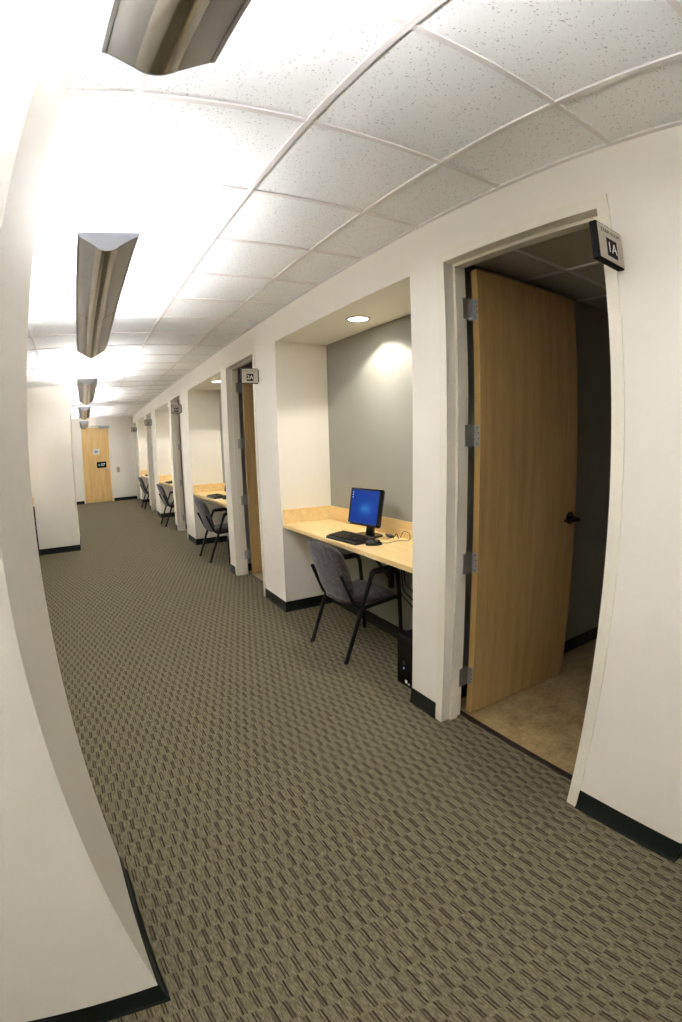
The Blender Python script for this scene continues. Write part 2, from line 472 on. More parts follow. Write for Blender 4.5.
def lever_mesh(side):
    bm = bmesh.new()   # rose on the leaf's face (local -y), neck and lever
    lathe(bm, [(0.001, 0.0), (0.033, 0.0), (0.033, 0.006), (0.028, 0.010), (0.012, 0.012), (0.011, 0.045), (0.001, 0.046)], 24, Matrix.Rotation(PI / 2, 4, 'X'))
    tube(bm, [(0.0, -0.048, 0), (0.0, -0.056, 0), (-0.03, -0.058, 0.0), (-0.115, -0.056, 0.002)], [0.010, 0.012, 0.0105, 0.009], 12)
    return bm

LEAFY = (1.895, 1.939)
for i, (dr, dl) in enumerate(DOORS):
    y0, y1 = dr + 0.054, dl - 0.054
    d = thing('door_%d' % (i + 1), 'maple door %s standing open in a cream metal frame, %s doorway on the right' % (['labelled 1A', 'labelled 2A', 'swung into a dark room', 'swung into a dark room', 'swung into a dark room'][i], ORD[i]), 'door', (0, 0, 0), kind='structure')
    f = obj('door_frame', frame_mesh(y0, y1, HEAD, W - 0.006, 1.808, 0.054), M['frame'], d)
    wl = y1 - y0 - 0.023
    # leaf in its own frame: hinge pin at the origin, leaf along +x when open
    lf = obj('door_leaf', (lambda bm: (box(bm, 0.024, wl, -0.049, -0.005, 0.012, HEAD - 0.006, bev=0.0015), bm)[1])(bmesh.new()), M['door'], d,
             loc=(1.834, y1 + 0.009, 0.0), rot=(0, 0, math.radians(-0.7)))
    bm = bmesh.new(); box(bm, 0.0232, 0.0242, -0.0485, -0.0055, 0.0125, HEAD - 0.0065)
    obj('edge_band', bm, M['edge'], lf)
    for hz in (2.283, 1.617, 0.932, 0.251):
        bm = bmesh.new()
        hh = 0.057
        box(bm, 0.0206, 0.0232, -0.046, -0.004, hz - hh, hz + hh)                 # leaf plate
        box(bm, -0.060, -0.004, -0.0125, -0.0098, hz - hh, hz + hh)                    # jamb plate
        box(bm, -0.003, 0.0215, -0.007, -0.004, hz - hh, hz + hh)
        for k in range(5):
            z0 = hz - hh + k * 0.0228
            lathe(bm, [(0.001, z0 + 0.0004), (0.0068, z0 + 0.0006), (0.0068, z0 + 0.0222), (0.001, z0 + 0.0224)], 14)
        lathe(bm, [(0.001, hz - hh - 0.005), (0.0045, hz - hh - 0.004), (0.0045, hz + hh + 0.004), (0.001, hz + hh + 0.006)], 12)
        h = obj('hinge', bm, M['steel'], lf, autosmooth=True)
        bm = bmesh.new()
        for sy, sz in ((-0.030, 0.042), (-0.039, 0.015), (-0.039, -0.015), (-0.030, -0.042)):
            lathe(bm, [(0.0005, -0.0006), (0.0038, -0.0006), (0.0038, 0.0006), (0.0005, 0.0006)], 10, Matrix.Translation((0.0203, sy, hz + sz)) @ Matrix.Rotation(PI / 2, 4, 'Y'))
        # screw heads stay with the hinge's own mesh depth: dark recesses on the plate
        s = obj('screw', bm, M['seam'], lf)
    obj('lever_handle', lever_mesh(1), M['nickel'], lf, loc=(wl - 0.062, -0.049, 1.108), autosmooth=True).scale = (1.2, 1.2, 1.2)
    bm = bmesh.new(); lathe(bm, [(0.001, 0.0), (0.033, 0.0), (0.033, 0.006), (0.012, 0.012), (0.011, 0.045), (0.001, 0.046)], 24, Matrix.Rotation(-PI / 2, 4, 'X'))
    tube(bm, [(0.0, 0.048, 0), (0.0, 0.056, 0), (-0.03, 0.058, 0.0), (-0.115, 0.056, 0.002)], [0.010, 0.012, 0.0105, 0.009], 12)
    obj('lever_handle', bm, M['nickel'], lf, loc=(wl - 0.062, -0.005, 1.108), autosmooth=True)

# end door, closed
d = thing('door_6', 'closed maple door in the end wall of the corridor', 'door', (0, 0, 0), kind='structure')
prof = [(YE - 0.012, 0.05), (YE - 0.012, 0.0), (YE + 0.035, 0.0), (YE + 0.035, -0.016), (YE + 0.13, -0.016), (YE + 0.13, 0.05)]
bm = bmesh.new()
sweep(bm, prof, [lambda q, u: Vector((EX0 - u, q, 0)), lambda q, u: Vector((EX0 - u, q, EZ + u)), lambda q, u: Vector((EX1 + u, q, EZ + u)), lambda q, u: Vector((EX1 + u, q, 0))])
obj('door_frame', bm, M['frame'], d)
lf = boxes('door_leaf', [(EX0 + 0.003, EX1 - 0.003, YE - 0.010, YE + 0.034, 0.01, EZ - 0.003)], M['enddoor'], d, bev=0.0015)
bm = bmesh.new()
lathe(bm, [(0.001, 0), (0.034, 0), (0.034, 0.008), (0.012, 0.012), (0.011, 0.05), (0.001, 0.05)], 20, Matrix.Rotation(PI / 2, 4, 'X'))
tube(bm, [(0, -0.05, 0), (-0.02, -0.058, 0), (-0.11, -0.056, 0)], [0.011, 0.012, 0.010], 12)
obj('lever_handle', bm, M['steel'], lf, loc=(EX1 - 0.075, YE - 0.010, 1.07), autosmooth=True)
bm = bmesh.new()
box(bm, 0.50, 0.86, YE - 0.075, YE - 0.012, EZ - 0.055, EZ + 0.035, bev=0.006)
obj('closer_body', bm, M['closer'], d)
bm = bmesh.new(); tube(bm, [(0.60, YE - 0.045, EZ + 0.042), (0.36, YE - 0.16, EZ + 0.045), (0.25, YE - 0.03, EZ + 0.04)], 0.008, 8)
obj('closer_arm', bm, M['closer'], d)

# ------------------------------------------------------------------ linear pendant lights
FX, FW = 0.078, 0.124
FIX = [(-1.46, 0.882), (1.93, 4.27), (5.92, 8.27), (9.45, 11.8), (13.35, 16.35), (-5.3, -2.95)]  # the last uplight is unseen, added to brighten the near walls
ZE = 2.44
half = [(0.124, 0.014), (0.124, -0.001), (0.1135, -0.0045), (0.1122, -0.0015), (0.1105, -0.0055), (0.047, -0.045)]
belly = [(0.045 - 0.090 * k / 16, -0.0465 - 0.0185 * (1 - (1 - k / 8) ** 2)) for k in range(17)]
outer = half + belly + [(-x, z) for x, z in half[::-1]]
wings = half + [(-x, z) for x, z in half[::-1]]
inner = [(-0.120, 0.014), (-0.116, 0.004), (-0.056, -0.0335), (0.056, -0.0335), (0.116, 0.004), (0.120, 0.014)]
FL = ['nearest, cut off by the top edge', 'second along the corridor', 'third along the corridor', 'fourth along the corridor', 'farthest along the corridor', 'added unseen behind the camera for fill light']
FXS = [0.078, 0.078, 0.062, 0.034, 0.020, 0.078]
for i, (a, b) in enumerate(FIX):
    L = b - a
    r = thing('pendant_light', 'grey metal linear uplight hung from ceiling, ' + FL[i], 'ceiling light', (FXS[i], a, ZE), group='linear uplights hung along the corridor')
    bm = bmesh.new()
    sweep(bm, wings + inner, [lambda x, z: Vector((x, 0.004, z)), lambda x, z, L=L: Vector((x, L - 0.004, z))], caps=True)
    hs = obj('housing', bm, M['fixture'], r, autosmooth=True)
    bm = bmesh.new(); sweep(bm, [(0.0465, -0.0445)] + belly + [(-0.0465, -0.0445)], [lambda x, z: Vector((x, 0.0045, z)), lambda x, z, L=L: Vector((x, L - 0.0045, z))])
    obj('belly_strip', bm, M['belly'], r, autosmooth=True)
    for s in (0.0, L):
        y0, y1 = (0.0, 0.004) if s == 0 else (L - 0.004, L)
        bm = bmesh.new(); sweep(bm, outer, [lambda x, z, y0=y0: Vector((x * 1.004, y0, z * 1.01)), lambda x, z, y1=y1: Vector((x * 1.004, y1, z * 1.01))])
        obj('end_cap', bm, M['endcap'], r)
    q = L * 0.485
    for sgn in (-1, 1):
        bm = bmesh.new()
        vs = [bm.verts.new((sgn * xx, q + dy, zz)) for dy in (-0.003, 0.003) for xx, zz in ((0.1100, -0.0064), (0.0474, -0.0456), (0.046, -0.043), (0.109, -0.003))]
        for fidx in ((0, 1, 2, 3), (4, 7, 6, 5), (0, 4, 5, 1), (1, 5, 6, 2), (2, 6, 7, 3), (3, 7, 4, 0)):
            bm.faces.new([vs[k] for k in fidx])
        obj('joint_line', bm, M['seam'], hs)
    bm = bmesh.new(); tube(bm, [(0, 0.042, -0.0115), (0, L - 0.042, -0.0115)], 0.0125, 16); obj('fluorescent_tube', bm, M['lamp'], r)
    boxes('lamp_diffuser', [(-0.052, 0.052, 0.042, L - 0.042, -0.030, -0.0225)], M['lamp'], r)
    boxes('lamp_holder', [(-0.046, 0.046, 0.012, 0.041, -0.030, -0.010)], M['white'], r)
    boxes('lamp_holder', [(-0.046, 0.046, L - 0.041, L - 0.012, -0.030, -0.010)], M['white'], r)
    for q in (0.3, L - 0.3):
        bm = bmesh.new(); tube(bm, [(-0.02, q, -0.03), (0, q, 0.14), (0, q, H - ZE - 0.012)], 0.0012, 6)
        tube(bm, [(0, q, H - ZE - 0.014), (0, q, H - ZE - 0.009)], 0.02, 14)
        obj('suspension_cable', bm, M['steel'], r)
# small sprinkler in the ceiling of the left recess
t_ = thing('sprinkler_head', 'tiny white sprinkler head in the ceiling left of the second hanging light', 'sprinkler', (-0.272, 3.295, H - 0.03))
bm = bmesh.new(); lathe(bm, [(0.001, 0.03), (0.032, 0.03), (0.030, 0.024), (0.010, 0.022), (0.009, 0.004), (0.001, 0.004)], 20); obj('escutcheon', bm, M['white'], t_)
bm = bmesh.new(); tube(bm, [(-0.008, 0, 0.006), (-0.012, 0, -0.008), (0, 0, -0.018), (0.012, 0, -0.008), (0.008, 0, 0.006)], 0.002, 6); lathe(bm, [(0.001, -0.018), (0.013, -0.018), (0.013, -0.020), (0.001, -0.020)], 16)
obj('deflector', bm, M['nickel'], t_)

# ------------------------------------------------------------------ alcove downlights
AL = ['nearest', 'second', 'third', 'farthest']
for i, (a, b) in enumerate(ALC):
    cy = a + 0.985 if i == 0 else a + 0.92
    r = thing('downlight', 'round recessed downlight glowing in the ceiling of the %s desk alcove' % AL[i], 'downlight', (1.93 if i == 0 else 1.875, cy, ZA), group='recessed downlights over the desks')
    bm = bmesh.new(); lathe(bm, [(0.072, 0.0), (0.094, 0.0), (0.094, -0.004), (0.088, -0.007), (0.074, -0.007), (0.070, -0.003)], 40)
    bm.faces.ensure_lookup_table()
    obj('trim_ring', bm, M['steel'], r)
    bm = bmesh.new(); lathe(bm, [(0.001, -0.001), (0.0735, -0.001), (0.0735, -0.0045), (0.001, -0.0055)], 40)
    obj('lens', bm, M['canlens'], r)
    li = bpy.data.lights.new('downlight_beam', 'SPOT'); li.energy = 66; li.color = (1.0, 0.96, 0.88)
    li.spot_size = math.radians(129); li.spot_blend = 0.3; li.shadow_soft_size = 0.04
    lo = bpy.data.objects.new('downlight_beam', li); C.objects.link(lo); lo.parent = r; lo.location = (0, 0, -0.012)

# ------------------------------------------------------------------ flag signs by the doors
def sign_at(i, y, code, label, z=2.262):
    r = thing('room_sign', label, 'sign', (W, y, z), group='room signs sticking out beside the doorways')
    bm = bmesh.new(); box(bm, -0.182, -0.006, 0.0, 0.032, -0.074, 0.074, bev=0.006); obj('sign_body', bm, M['signdark'], r)
    bm = bmesh.new(); box(bm, -0.010, 0.0, 0.004, 0.030, -0.06, 0.06, bev=0.002); obj('wall_bracket', bm, M['signdark'], r)
    bm = bmesh.new(); box(bm, -0.175, -0.012, -0.003, 0.004, -0.067, 0.067, bev=0.002); fc = obj('sign_face', bm, M['signface'], r)
    bm = bmesh.new(); box(bm, -0.129, -0.059, -0.0042, -0.002, -0.050, 0.020); pl = obj('number_plate', bm, M['signdark'], fc)
    text('lettering', code, 0.056, M['signtext'], fc, (-0.094, -0.0046, -0.016), (PI / 2, 0, 0))
    text('lettering', 'EXAM ROOM', 0.0215, M['greytext'], fc, (-0.094, -0.0036, 0.045), (PI / 2, 0, 0))
    return r
SY = [0.872, 4.60, 8.50, 12.33, 15.93]
for i in range(5):
    lab = ['square flag sign reading 1A beside the nearest open doorway', 'square flag sign reading 2A beside the second open doorway',
           'small square flag sign beside the third open doorway', 'small square flag sign beside the fourth open doorway', 'small square flag sign beside the last doorway, by the end wall'][i]
    sign_at(i, SY[i], '%dA' % (i + 1), lab, 2.300 if i == 0 else 2.262)

# plates on the end door, switch, sign box above it
def plate(name, label, cat, x0, x1, z0, z1, y, mat, marks):
    r = thing(name, label, cat, ((x0 + x1) / 2, y, (z0 + z1) / 2))
    w, h = (x1 - x0) / 2, (z1 - z0) / 2
    obj('plate', (lambda bm: (box(bm, -w, w, -0.008, 0.0, -h, h, bev=0.002), bm)[1])(bmesh.new()), mat, r)
    for nm, mm, bx in marks:
        boxes(nm, [(a * w, b * w, -0.0095, -0.007, c * h, e * h) for a, b, c, e in bx], mm, r)
    return r
yl = YE - 0.0105
plate('door_sign', 'white sign plate with grey lettering high on the end door', 'sign', 0.275, 0.50, 1.575, 1.755, yl, M['signtext'],
      [('lettering', M['greytext'], [(-0.5, -0.38, -0.3, 0.35), (-0.28, -0.02, -0.3, 0.35), (0.08, 0.3, -0.3, 0.35), (0.4, 0.55, -0.3, 0.35)])])
plate('door_sign', 'black sign plate with white lettering beside the end door lever', 'sign', 0.385, 0.705, 1.13, 1.325, yl, M['signdark'],
      [('pictogram', M['green'], [(-0.72, -0.3, -0.35, 0.3)]), ('lettering', M['signtext'], [(-0.15, 0.75, 0.15, 0.4), (-0.15, 0.55, -0.35, -0.1)])])
r = thing('light_switch', 'greyish wall switch plate right of the end door', 'light switch', (1.09, YE - 0.0005, 1.025))
boxes('cover_plate', [(-0.05, 0.05, -0.012, 0, -0.085, 0.085)], M['switch'], r, bev=0.004)
boxes('rocker', [(-0.018, 0.018, -0.018, -0.011, -0.036, 0.036)], M['closer'], r, bev=0.002)
r = thing('sign_box', 'white box mounted on the end wall just above the end door', 'sign', (0.58, YE - 0.0005, 2.63))
boxes('casing', [(-0.13, 0.13, -0.05, 0, -0.11, 0.11)], M['white'], r, bev=0.006)
boxes('face_panel', [(-0.115, 0.115, -0.054, -0.048, -0.095, 0.095)], M['white'], r, bev=0.002)

# ------------------------------------------------------------------ desks
DL = ['in the nearest alcove, carrying the blue lit monitor', 'in the second alcove along the right', 'in the third alcove along the right', 'in the farthest alcove along the right']
for i, (a, b) in enumerate(ALC):
    a2, b2 = a + 0.003, b - 0.003
    r = thing('desk', 'built-in pale maple desk ' + DL[i], 'desk', (0, 0, 0), group='built-in desks in the alcoves')
    boxes('worktop', [(W + 0.012, XA - 0.003, a2, b2, ZD - 0.034, ZD)], M['desk'], r, bev=0.002)
    boxes('backsplash', [(XA - 0.022, XA - 0.003, a2, b2, ZD, ZD + 0.135)], M['desk'], r, bev=0.0015)
    boxes('side_splash', [(W + 0.014, XA - 0.022, b2 - 0.019, b2, ZD, ZD + 0.135)], M['desk'], r, bev=0.0015)
    boxes('side_splash', [(W + 0.014, XA - 0.022, a2, a2 + 0.019, ZD, ZD + 0.135)], M['desk'], r, bev=0.0015)
    q = a + (0.94 if i == 0 else 0.98)
    bm = bmesh.new()
    box(bm, XA - 0.035, XA - 0.004, q - 0.02, q + 0.02, 0.42, ZD - 0.034); box(bm, 1.80, XA - 0.004, q - 0.02, q + 0.02, ZD - 0.062, ZD - 0.034)
    tube(bm, [(XA - 0.03, q, 0.50), (1.93, q, ZD - 0.06)], 0.012, 8)
    obj('support_bracket', bm, M['black'], r)

# ------------------------------------------------------------------ chairs
def make_chair(label):
    """Origin on the floor under the seat's centre; the sitter looks along +x."""
    r = thing('guest_chair', label, 'chair', (0, 0, 0), group='fabric guest chairs at the alcove desks')
    hw = 0.257
    R_ = 0.0165
    # cushions
    bm = bmesh.new()
    nx, ny = 14, 14
    def seat_pt(u, v, top):
        x = -0.20 + 0.475 * u; wid = 0.225 + 0.012 * u
        yy = (v * 2 - 1)
        k = abs(yy) ** 3.2
        e = max(abs(u * 2 - 1) ** 6, abs(yy) ** 6)
        z = 0.462 + 0.004 * u - 0.030 * e - (0.030 * max(0, (u - 0.8) / 0.2) ** 2) - 0.010 * (1 - yy * yy) * math.sin(PI * u)
        if not top: z = 0.405 + 0.012 * (1 - e) * 0 + 0.006 * (1 - u)
        cx = 0.06 * abs(yy) ** 4 * (abs(u * 2 - 1)) ** 2 * (1 if u < 0.5 else -1)
        return Vector((x + cx, yy * wid * (1 - 0.06 * abs(u * 2 - 1) ** 4), z))
    for top in (True, False):
        g = [[bm.verts.new(seat_pt(i / nx, j / ny, top)) for j in range(ny + 1)] for i in range(nx + 1)]
        for i in range(nx):
            for j in range(ny): bm.faces.new((g[i][j], g[i + 1][j], g[i + 1][j + 1], g[i][j + 1]))
        if top: gt = g
        else: gb = g
    rim_t = [gt[i][0] for i in range(nx + 1)] + [gt[nx][j] for j in range(1, ny + 1)] + [gt[i][ny] for i in range(nx - 1, -1, -1)] + [gt[0][j] for j in range(ny - 1, 0, -1)]
    rim_b = [gb[i][0] for i in range(nx + 1)] + [gb[nx][j] for j in range(1, ny + 1)] + [gb[i][ny] for i in range(nx - 1, -1, -1)] + [gb[0][j] for j in range(ny - 1, 0, -1)]
    n = len(rim_t)
    for k in range(n): bm.faces.new((rim_t[k], rim_t[(k + 1) % n], rim_b[(k + 1) % n], rim_b[k]))
    obj('seat', bm, M['fabric'], r, autosmooth=True)
    # backrest: rounded, gently curved pad leaning back
    bm = bmesh.new()
    prof = []
    zb, zt_ = 0.425, 0.878
    N = 40
    hwid, hh, cz = 0.258, (zt_ - zb) / 2, (zb + zt_) / 2
    loops = []
    for ring, (f, dx) in enumerate([(0.0, 0.030), (0.5, 0.030), (0.86, 0.027), (0.97, 0.017), (1.0, 0.0), (0.975, -0.013), (0.88, -0.022), (0.5, -0.026), (0.0, -0.026)]):
        lp = []
        for k in range(N):
            a = 2 * PI * k / N
            c, s = math.cos(a), math.sin(a)
            ex = 2 / 4.2
            yy = math.copysign(abs(c) ** ex, c) * hwid; zz = math.copysign(abs(s) ** ex, s) * hh
            tt = (zz + hh) / (2 * hh)
            yy *= (0.90 + 0.16 * tt - 0.09 * tt ** 3) * f; zz *= f
            z = cz + zz
            x = -0.182 - 0.140 * max(0.0, (z - zb) / (zt_ - zb)) ** 1.15 - 0.05 * 0 + 0.028 * (yy / hwid) ** 2 * (1 if True else 0)
            lp.append(Vector((x + dx, yy, z)))
        loops.append(lp)
    vs = [[bm.verts.new(p) for p in lp] for lp in loops[1:-1]]
    c0 = bm.verts.new(sum(loops[0], Vector()) / N); c1 = bm.verts.new(sum(loops[-1], Vector()) / N)
    for i in range(len(vs) - 1):
        for k in range(N): bm.faces.new((vs[i][k], vs[i][(k + 1) % N], vs[i + 1][(k + 1) % N], vs[i + 1][k]))
    for k in range(N):
        bm.faces.new((c0, vs[0][k], vs[0][(k + 1) % N])); bm.faces.new((c1, vs[-1][(k + 1) % N], vs[-1][k]))
    bk = obj('backrest', bm, M['fabric'], r, autosmooth=True)
    for s in (-1, 1):
        y = s * hw
        # rear leg rises forward past the seat to the arm
        bm = bmesh.new(); tube(bm, [(-0.268, y, 0.0), (-0.118, y, 0.40), (-0.036, y, 0.610)], R_, 12)
        lathe(bm, [(0.001, 0.0), (0.0165, 0.0), (0.0165, 0.022), (0.0125, 0.025), (0.001, 0.025)], 14, Matrix.Translation((-0.268, y, 0)))
        obj('leg', bm, M['tube'], r, autosmooth=True)
        bm = bmesh.new(); tube(bm, [(0.252, y, 0.0), (0.232, y, 0.42), (0.214, y, 0.605)], R_, 12)
        lathe(bm, [(0.001, 0.0), (0.0165, 0.0), (0.0165, 0.022), (0.0125, 0.025), (0.001, 0.025)], 14, Matrix.Translation((0.252, y, 0)))
        obj('leg', bm, M['tube'], r, autosmooth=True)
        bm = bmesh.new()
        tube(bm, [(-0.040, y, 0.600), (-0.022, y, 0.650), (0.196, y, 0.650), (0.2145, y, 0.596)], R_, 12, rad=0.035)
        ar = obj('armrest', bm, M['tube'], r, autosmooth=True)
        bm = bmesh.new(); tube(bm, fillet([(-0.032, y, 0.628), (-0.010, y, 0.660), (0.160, y, 0.662), (0.200, y, 0.636)], 0.03), 0.021, 12)
        obj('arm_pad', bm, M['black'], ar, autosmooth=True)
        bm = bmesh.new(); tube(bm, [(0.228, y, 0.425), (-0.115, y, 0.395), (-0.165, s * (hw - 0.035), 0.42), (-0.268, s * (hw - 0.045), 0.655)], R_ * 0.9, 12, rad=0.06)
        obj('back_post', bm, M['tube'], r, autosmooth=True)
    bm = bmesh.new(); tube(bm, [(-0.118, -hw, 0.398), (-0.118, hw, 0.398)], 0.011, 10); obj('crossbar', bm, M['tube'], r)
    bm = bmesh.new(); tube(bm, [(0.22, -hw, 0.405), (0.22, hw, 0.405)], 0.011, 10); obj('crossbar', bm, M['tube'], r)
    bm = bmesh.new()
    box(bm, -0.14, 0.215, -0.20, 0.20, 0.398, 0.409, bev=0.003)
    obj('seat_pan', bm, M['black'], r)
    return r
chair0 = make_chair('grey fabric guest chair with black tube frame at the nearest alcove desk')
chair0.location = (1.850, 3.145, 0); chair0.rotation_euler = (0, 0, math.radians(2.8))
for i in (1, 2, 3):
    pos = [None, (1.81, 6.89, 0), (1.795, 10.575, 0), (1.775, 14.13, 0)][i]
    dup(chair0, pos, 'grey fabric guest chair with black tube frame at the %s alcove desk' % ['', 'second', 'third', 'farthest'][i])

# ------------------------------------------------------------------ computers
def make_monitor(label):
    r = thing('monitor', label, 'monitor', (0, 0, 0), group='flat monitors on the alcove desks')
    # faces local -y; base stands at z = 0
    w, h, t0 = 0.173, 0.146, math.radians(-10)
    cz = 0.232
    bm = bmesh.new()
    bw = 0.014
    for (x0, x1, z0, z1) in ((-w, w, h - bw, h), (-w, w, -h, -h + bw + 0.004), (-w, -w + bw, -h, h), (w - bw, w, -h, h)):
        box(bm, x0, x1, -0.017, 0.010, z0, z1, bev=0.002)
    fr = obj('bezel', bm, M['gloss'], r, loc=(0, 0, cz), rot=(t0, 0, 0))
    bm = bmesh.new(); box(bm, -w + 0.012, w - 0.012, -0.0135, -0.010, -h + 0.016, h - 0.012); sc = obj('screen', bm, M['screen'], r, loc=(0, 0, cz), rot=(t0, 0, 0))
    bm = bmesh.new()
    for k, z in enumerate((0.112, 0.092, 0.072)): box(bm, -0.150, -0.142, -0.0139, -0.0134, z - 0.005, z + 0.005)
    obj('desktop_icon', bm, M['icon'], sc)
    bm = bmesh.new(); box(bm, -w + 0.003, w - 0.003, -0.010, 0.030, -h + 0.003, h - 0.003, bev=0.008); box(bm, -0.10, 0.10, 0.028, 0.045, -0.10, 0.08, bev=0.012)
    obj('back_shell', bm, M['black'], r, loc=(0, 0, cz), rot=(t0, 0, 0))
    bm = bmesh.new(); box(bm, -w + 0.006, -w + 0.020, -0.0176, -0.0165, -h + 0.002, -h + 0.014); obj('sticker', bm, M['signtext'], fr)
    bm = bmesh.new()
    sweep(bm, [(-0.034, 0), (0.034, 0), (0.034, 0.022), (-0.034, 0.022)], [lambda a, b: Vector((a * 1.25, b + 0.035, 0.012)), lambda a, b: Vector((a, b + 0.04, 0.08)), lambda a, b: Vector((a * 0.9, b + 0.03, 0.20))])
    obj('stand', bm, M['gloss'], r)
    bm = bmesh.new()
    sweep(bm, [(0.118 * math.copysign(abs(math.cos(q)) ** 0.6, math.cos(q)), 0.02 + 0.092 * math.copysign(abs(math.sin(q)) ** 0.6, math.sin(q))) for q in [2 * PI * k / 32 for k in range(32)]],
          [lambda a, b: Vector((a, b, 0.0)), lambda a, b: Vector((a, b, 0.008)), lambda a, b: Vector((a * 0.94, b * 0.94, 0.014))])
    obj('monitor_base', bm, M['gloss'], r)
    return r
def make_keyboard(label):
    r = thing('keyboard', label, 'keyboard', (0, 0, 0), group='black keyboards on the alcove desks')
    bm = bmesh.new()   # long axis x, front edge at -y
    sweep(bm, [(-0.082, 0.0), (0.082, 0.0), (0.082, 0.024), (0.075, 0.027), (-0.076, 0.014), (-0.082, 0.010)], [lambda a, b: Vector((-0.228, a, b)), lambda a, b: Vector((0.228, a, b))])
    bd = obj('case', bm, M['black'], r)
    bm = bmesh.new()
    for row in range(6):
        yy = -0.060 + row * 0.0195 + (0.006 if row == 5 else 0); z = 0.0155 + (yy + 0.06) * 0.086
        x = -0.214
        widths = [1.25, 1.25, 1.25, 6.25, 1.25, 1.25, 1.25, 1.25] if row == 0 else [1] * 15
        for kx in widths:
            if x + kx * 0.0192 > 0.078: break
            box(bm, x, x + kx * 0.0192 - 0.003, yy - 0.008, yy + 0.008, z - 0.004, z + 0.006); x += kx * 0.0192
        for k in range(3): 
            if row not in (2,): box(bm, 0.088 + k * 0.0192, 0.1042 + k * 0.0192, yy - 0.008, yy + 0.008, z - 0.004, z + 0.006)
        if row < 5:
            for k in range(4): box(bm, 0.152 + k * 0.0185, 0.1678 + k * 0.0185, yy - 0.008, yy + 0.008, z - 0.004, z + 0.006)
    obj('keys', bm, M['gloss'], r)
    return r
def make_mouse(label):
    r = thing('mouse', label, 'mouse', (0, 0, 0), group='black mice on the alcove desks')
    bm = bmesh.new()   # nose along +y
    N = 24; rings = []
    for q, zf in ((1.0, 0.0), (1.0, 0.010), (0.93, 0.021), (0.74, 0.031), (0.42, 0.037), (0.12, 0.0385)):
        rings.append([bm.verts.new((0.031 * q * math.cos(2 * PI * k / N), 0.056 * q * math.sin(2 * PI * k / N) - 0.004 * (1 - q), zf * (1 - 0.18 * math.sin(2 * PI * k / N)))) for k in range(N)])
    for i in range(len(rings) - 1):
        for k in range(N): bm.faces.new((rings[i][k], rings[i][(k + 1) % N], rings[i + 1][(k + 1) % N], rings[i + 1][k]))
    bm.faces.new(rings[0][::-1]); bm.faces.new(rings[-1])
    obj('mouse_body', bm, M['gloss'], r, autosmooth=True)
    bm = bmesh.new(); lathe(bm, [(0.001, -0.003), (0.009, -0.003), (0.009, 0.003), (0.001, 0.003)], 16, Matrix.Translation((0, 0.032, 0.028)) @ Matrix.Rotation(PI / 2, 4, 'Y')); obj('scroll_wheel', bm, M['seam'], r)
    return r
def make_tower(label):
    r = thing('computer_tower', label, 'computer', (0, 0, 0), group='black computer towers under the alcove desks')
    # front faces -x; origin at the front bottom edge's middle
    bm = bmesh.new(); box(bm, 0.012, 0.42, -0.083, 0.083, 0.008, 0.352, bev=0.004); obj('case', bm, M['black'], r)
    bm = bmesh.new(); box(bm, 0.0, 0.016, -0.083, 0.083, 0.006, 0.355, bev=0.006); fr = obj('front_panel', bm, M['gloss'], r)
    bm = bmesh.new(); box(bm, -0.001, 0.004, -0.075, 0.075, 0.285, 0.330, bev=0.001); obj('disc_drive', bm, M['gloss'], fr)
    bm = bmesh.new(); lathe(bm, [(0.012, -0.003), (0.0165, -0.003), (0.0165, 0.002), (0.012, 0.002)], 24, Matrix.Translation((0, 0.005, 0.165)) @ Matrix.Rotation(PI / 2, 4, 'Y')); obj('power_ring', bm, M['nickel'], fr)
    bm = bmesh.new(); lathe(bm, [(0.001, -0.002), (0.006, -0.002), (0.006, 0.002), (0.001, 0.002)], 12, Matrix.Translation((0, 0.005, 0.130)) @ Matrix.Rotation(PI / 2, 4, 'Y')); obj('indicator', bm, M['led'], fr)
    bm = bmesh.new(); box(bm, -0.0016, 0.001, -0.034, -0.010, 0.030, 0.052, bev=0.001); box(bm, -0.0016, 0.001, -0.060, -0.044, 0.028, 0.040); obj('badge', bm, M['signtext'], fr)
    for x in (0.05, 0.36):
        for s in (-0.06, 0.06):
            bm = bmesh.new(); lathe(bm, [(0.001, 0.0), (0.014, 0.0), (0.014, 0.009), (0.001, 0.009)], 12, Matrix.Translation((x, s, 0))); obj('foot', bm, M['black'], r)
    return r

ZL = ZD + 0.0012
WHERE = ['nearest', 'second', 'third', 'farthest']
mon0 = make_monitor('black flat monitor with a blue lit screen on the nearest desk'); mon0.location = (1.975, 3.180, ZL); mon0.rotation_euler = (0, 0, math.radians(-79.8))
kb0 = make_keyboard('black keyboard in front of the blue lit monitor on the nearest desk'); kb0.location = (1.800, 3.130, ZL); kb0.rotation_euler = (0, 0, math.radians(-85)); kb0.scale = (0.86, 1.15, 1.4)
ms0 = make_mouse('small black mouse beside the keyboard on the nearest desk'); ms0.location = (1.845, 2.862, ZL); ms0.rotation_euler = (0, 0, math.radians(-112)); ms0.scale = (1.12, 1.12, 1.0)
tw0 = make_tower('black computer tower on the carpet under the nearest desk'); tw0.location = (1.748, 2.366, 0)
for i in (1, 2, 3):
    dy = ALC[i][0] - ALC[0][0] + (0.12 if i < 3 else 0.0)
    dup(mon0, (1.985, 3.09 + dy, ZL), 'black flat monitor on the %s alcove desk' % WHERE[i], math.radians(-109))
    dup(kb0, (1.80, 3.06 + dy, ZL), 'black keyboard on the %s alcove desk' % WHERE[i], math.radians(-88))
    dup(ms0, (1.86, 2.72 + dy, ZL), 'small black mouse on the %s alcove desk' % WHERE[i])
    dup(tw0, (1.748, 2.366 + dy, 0), 'black computer tower under the %s alcove desk' % WHERE[i])
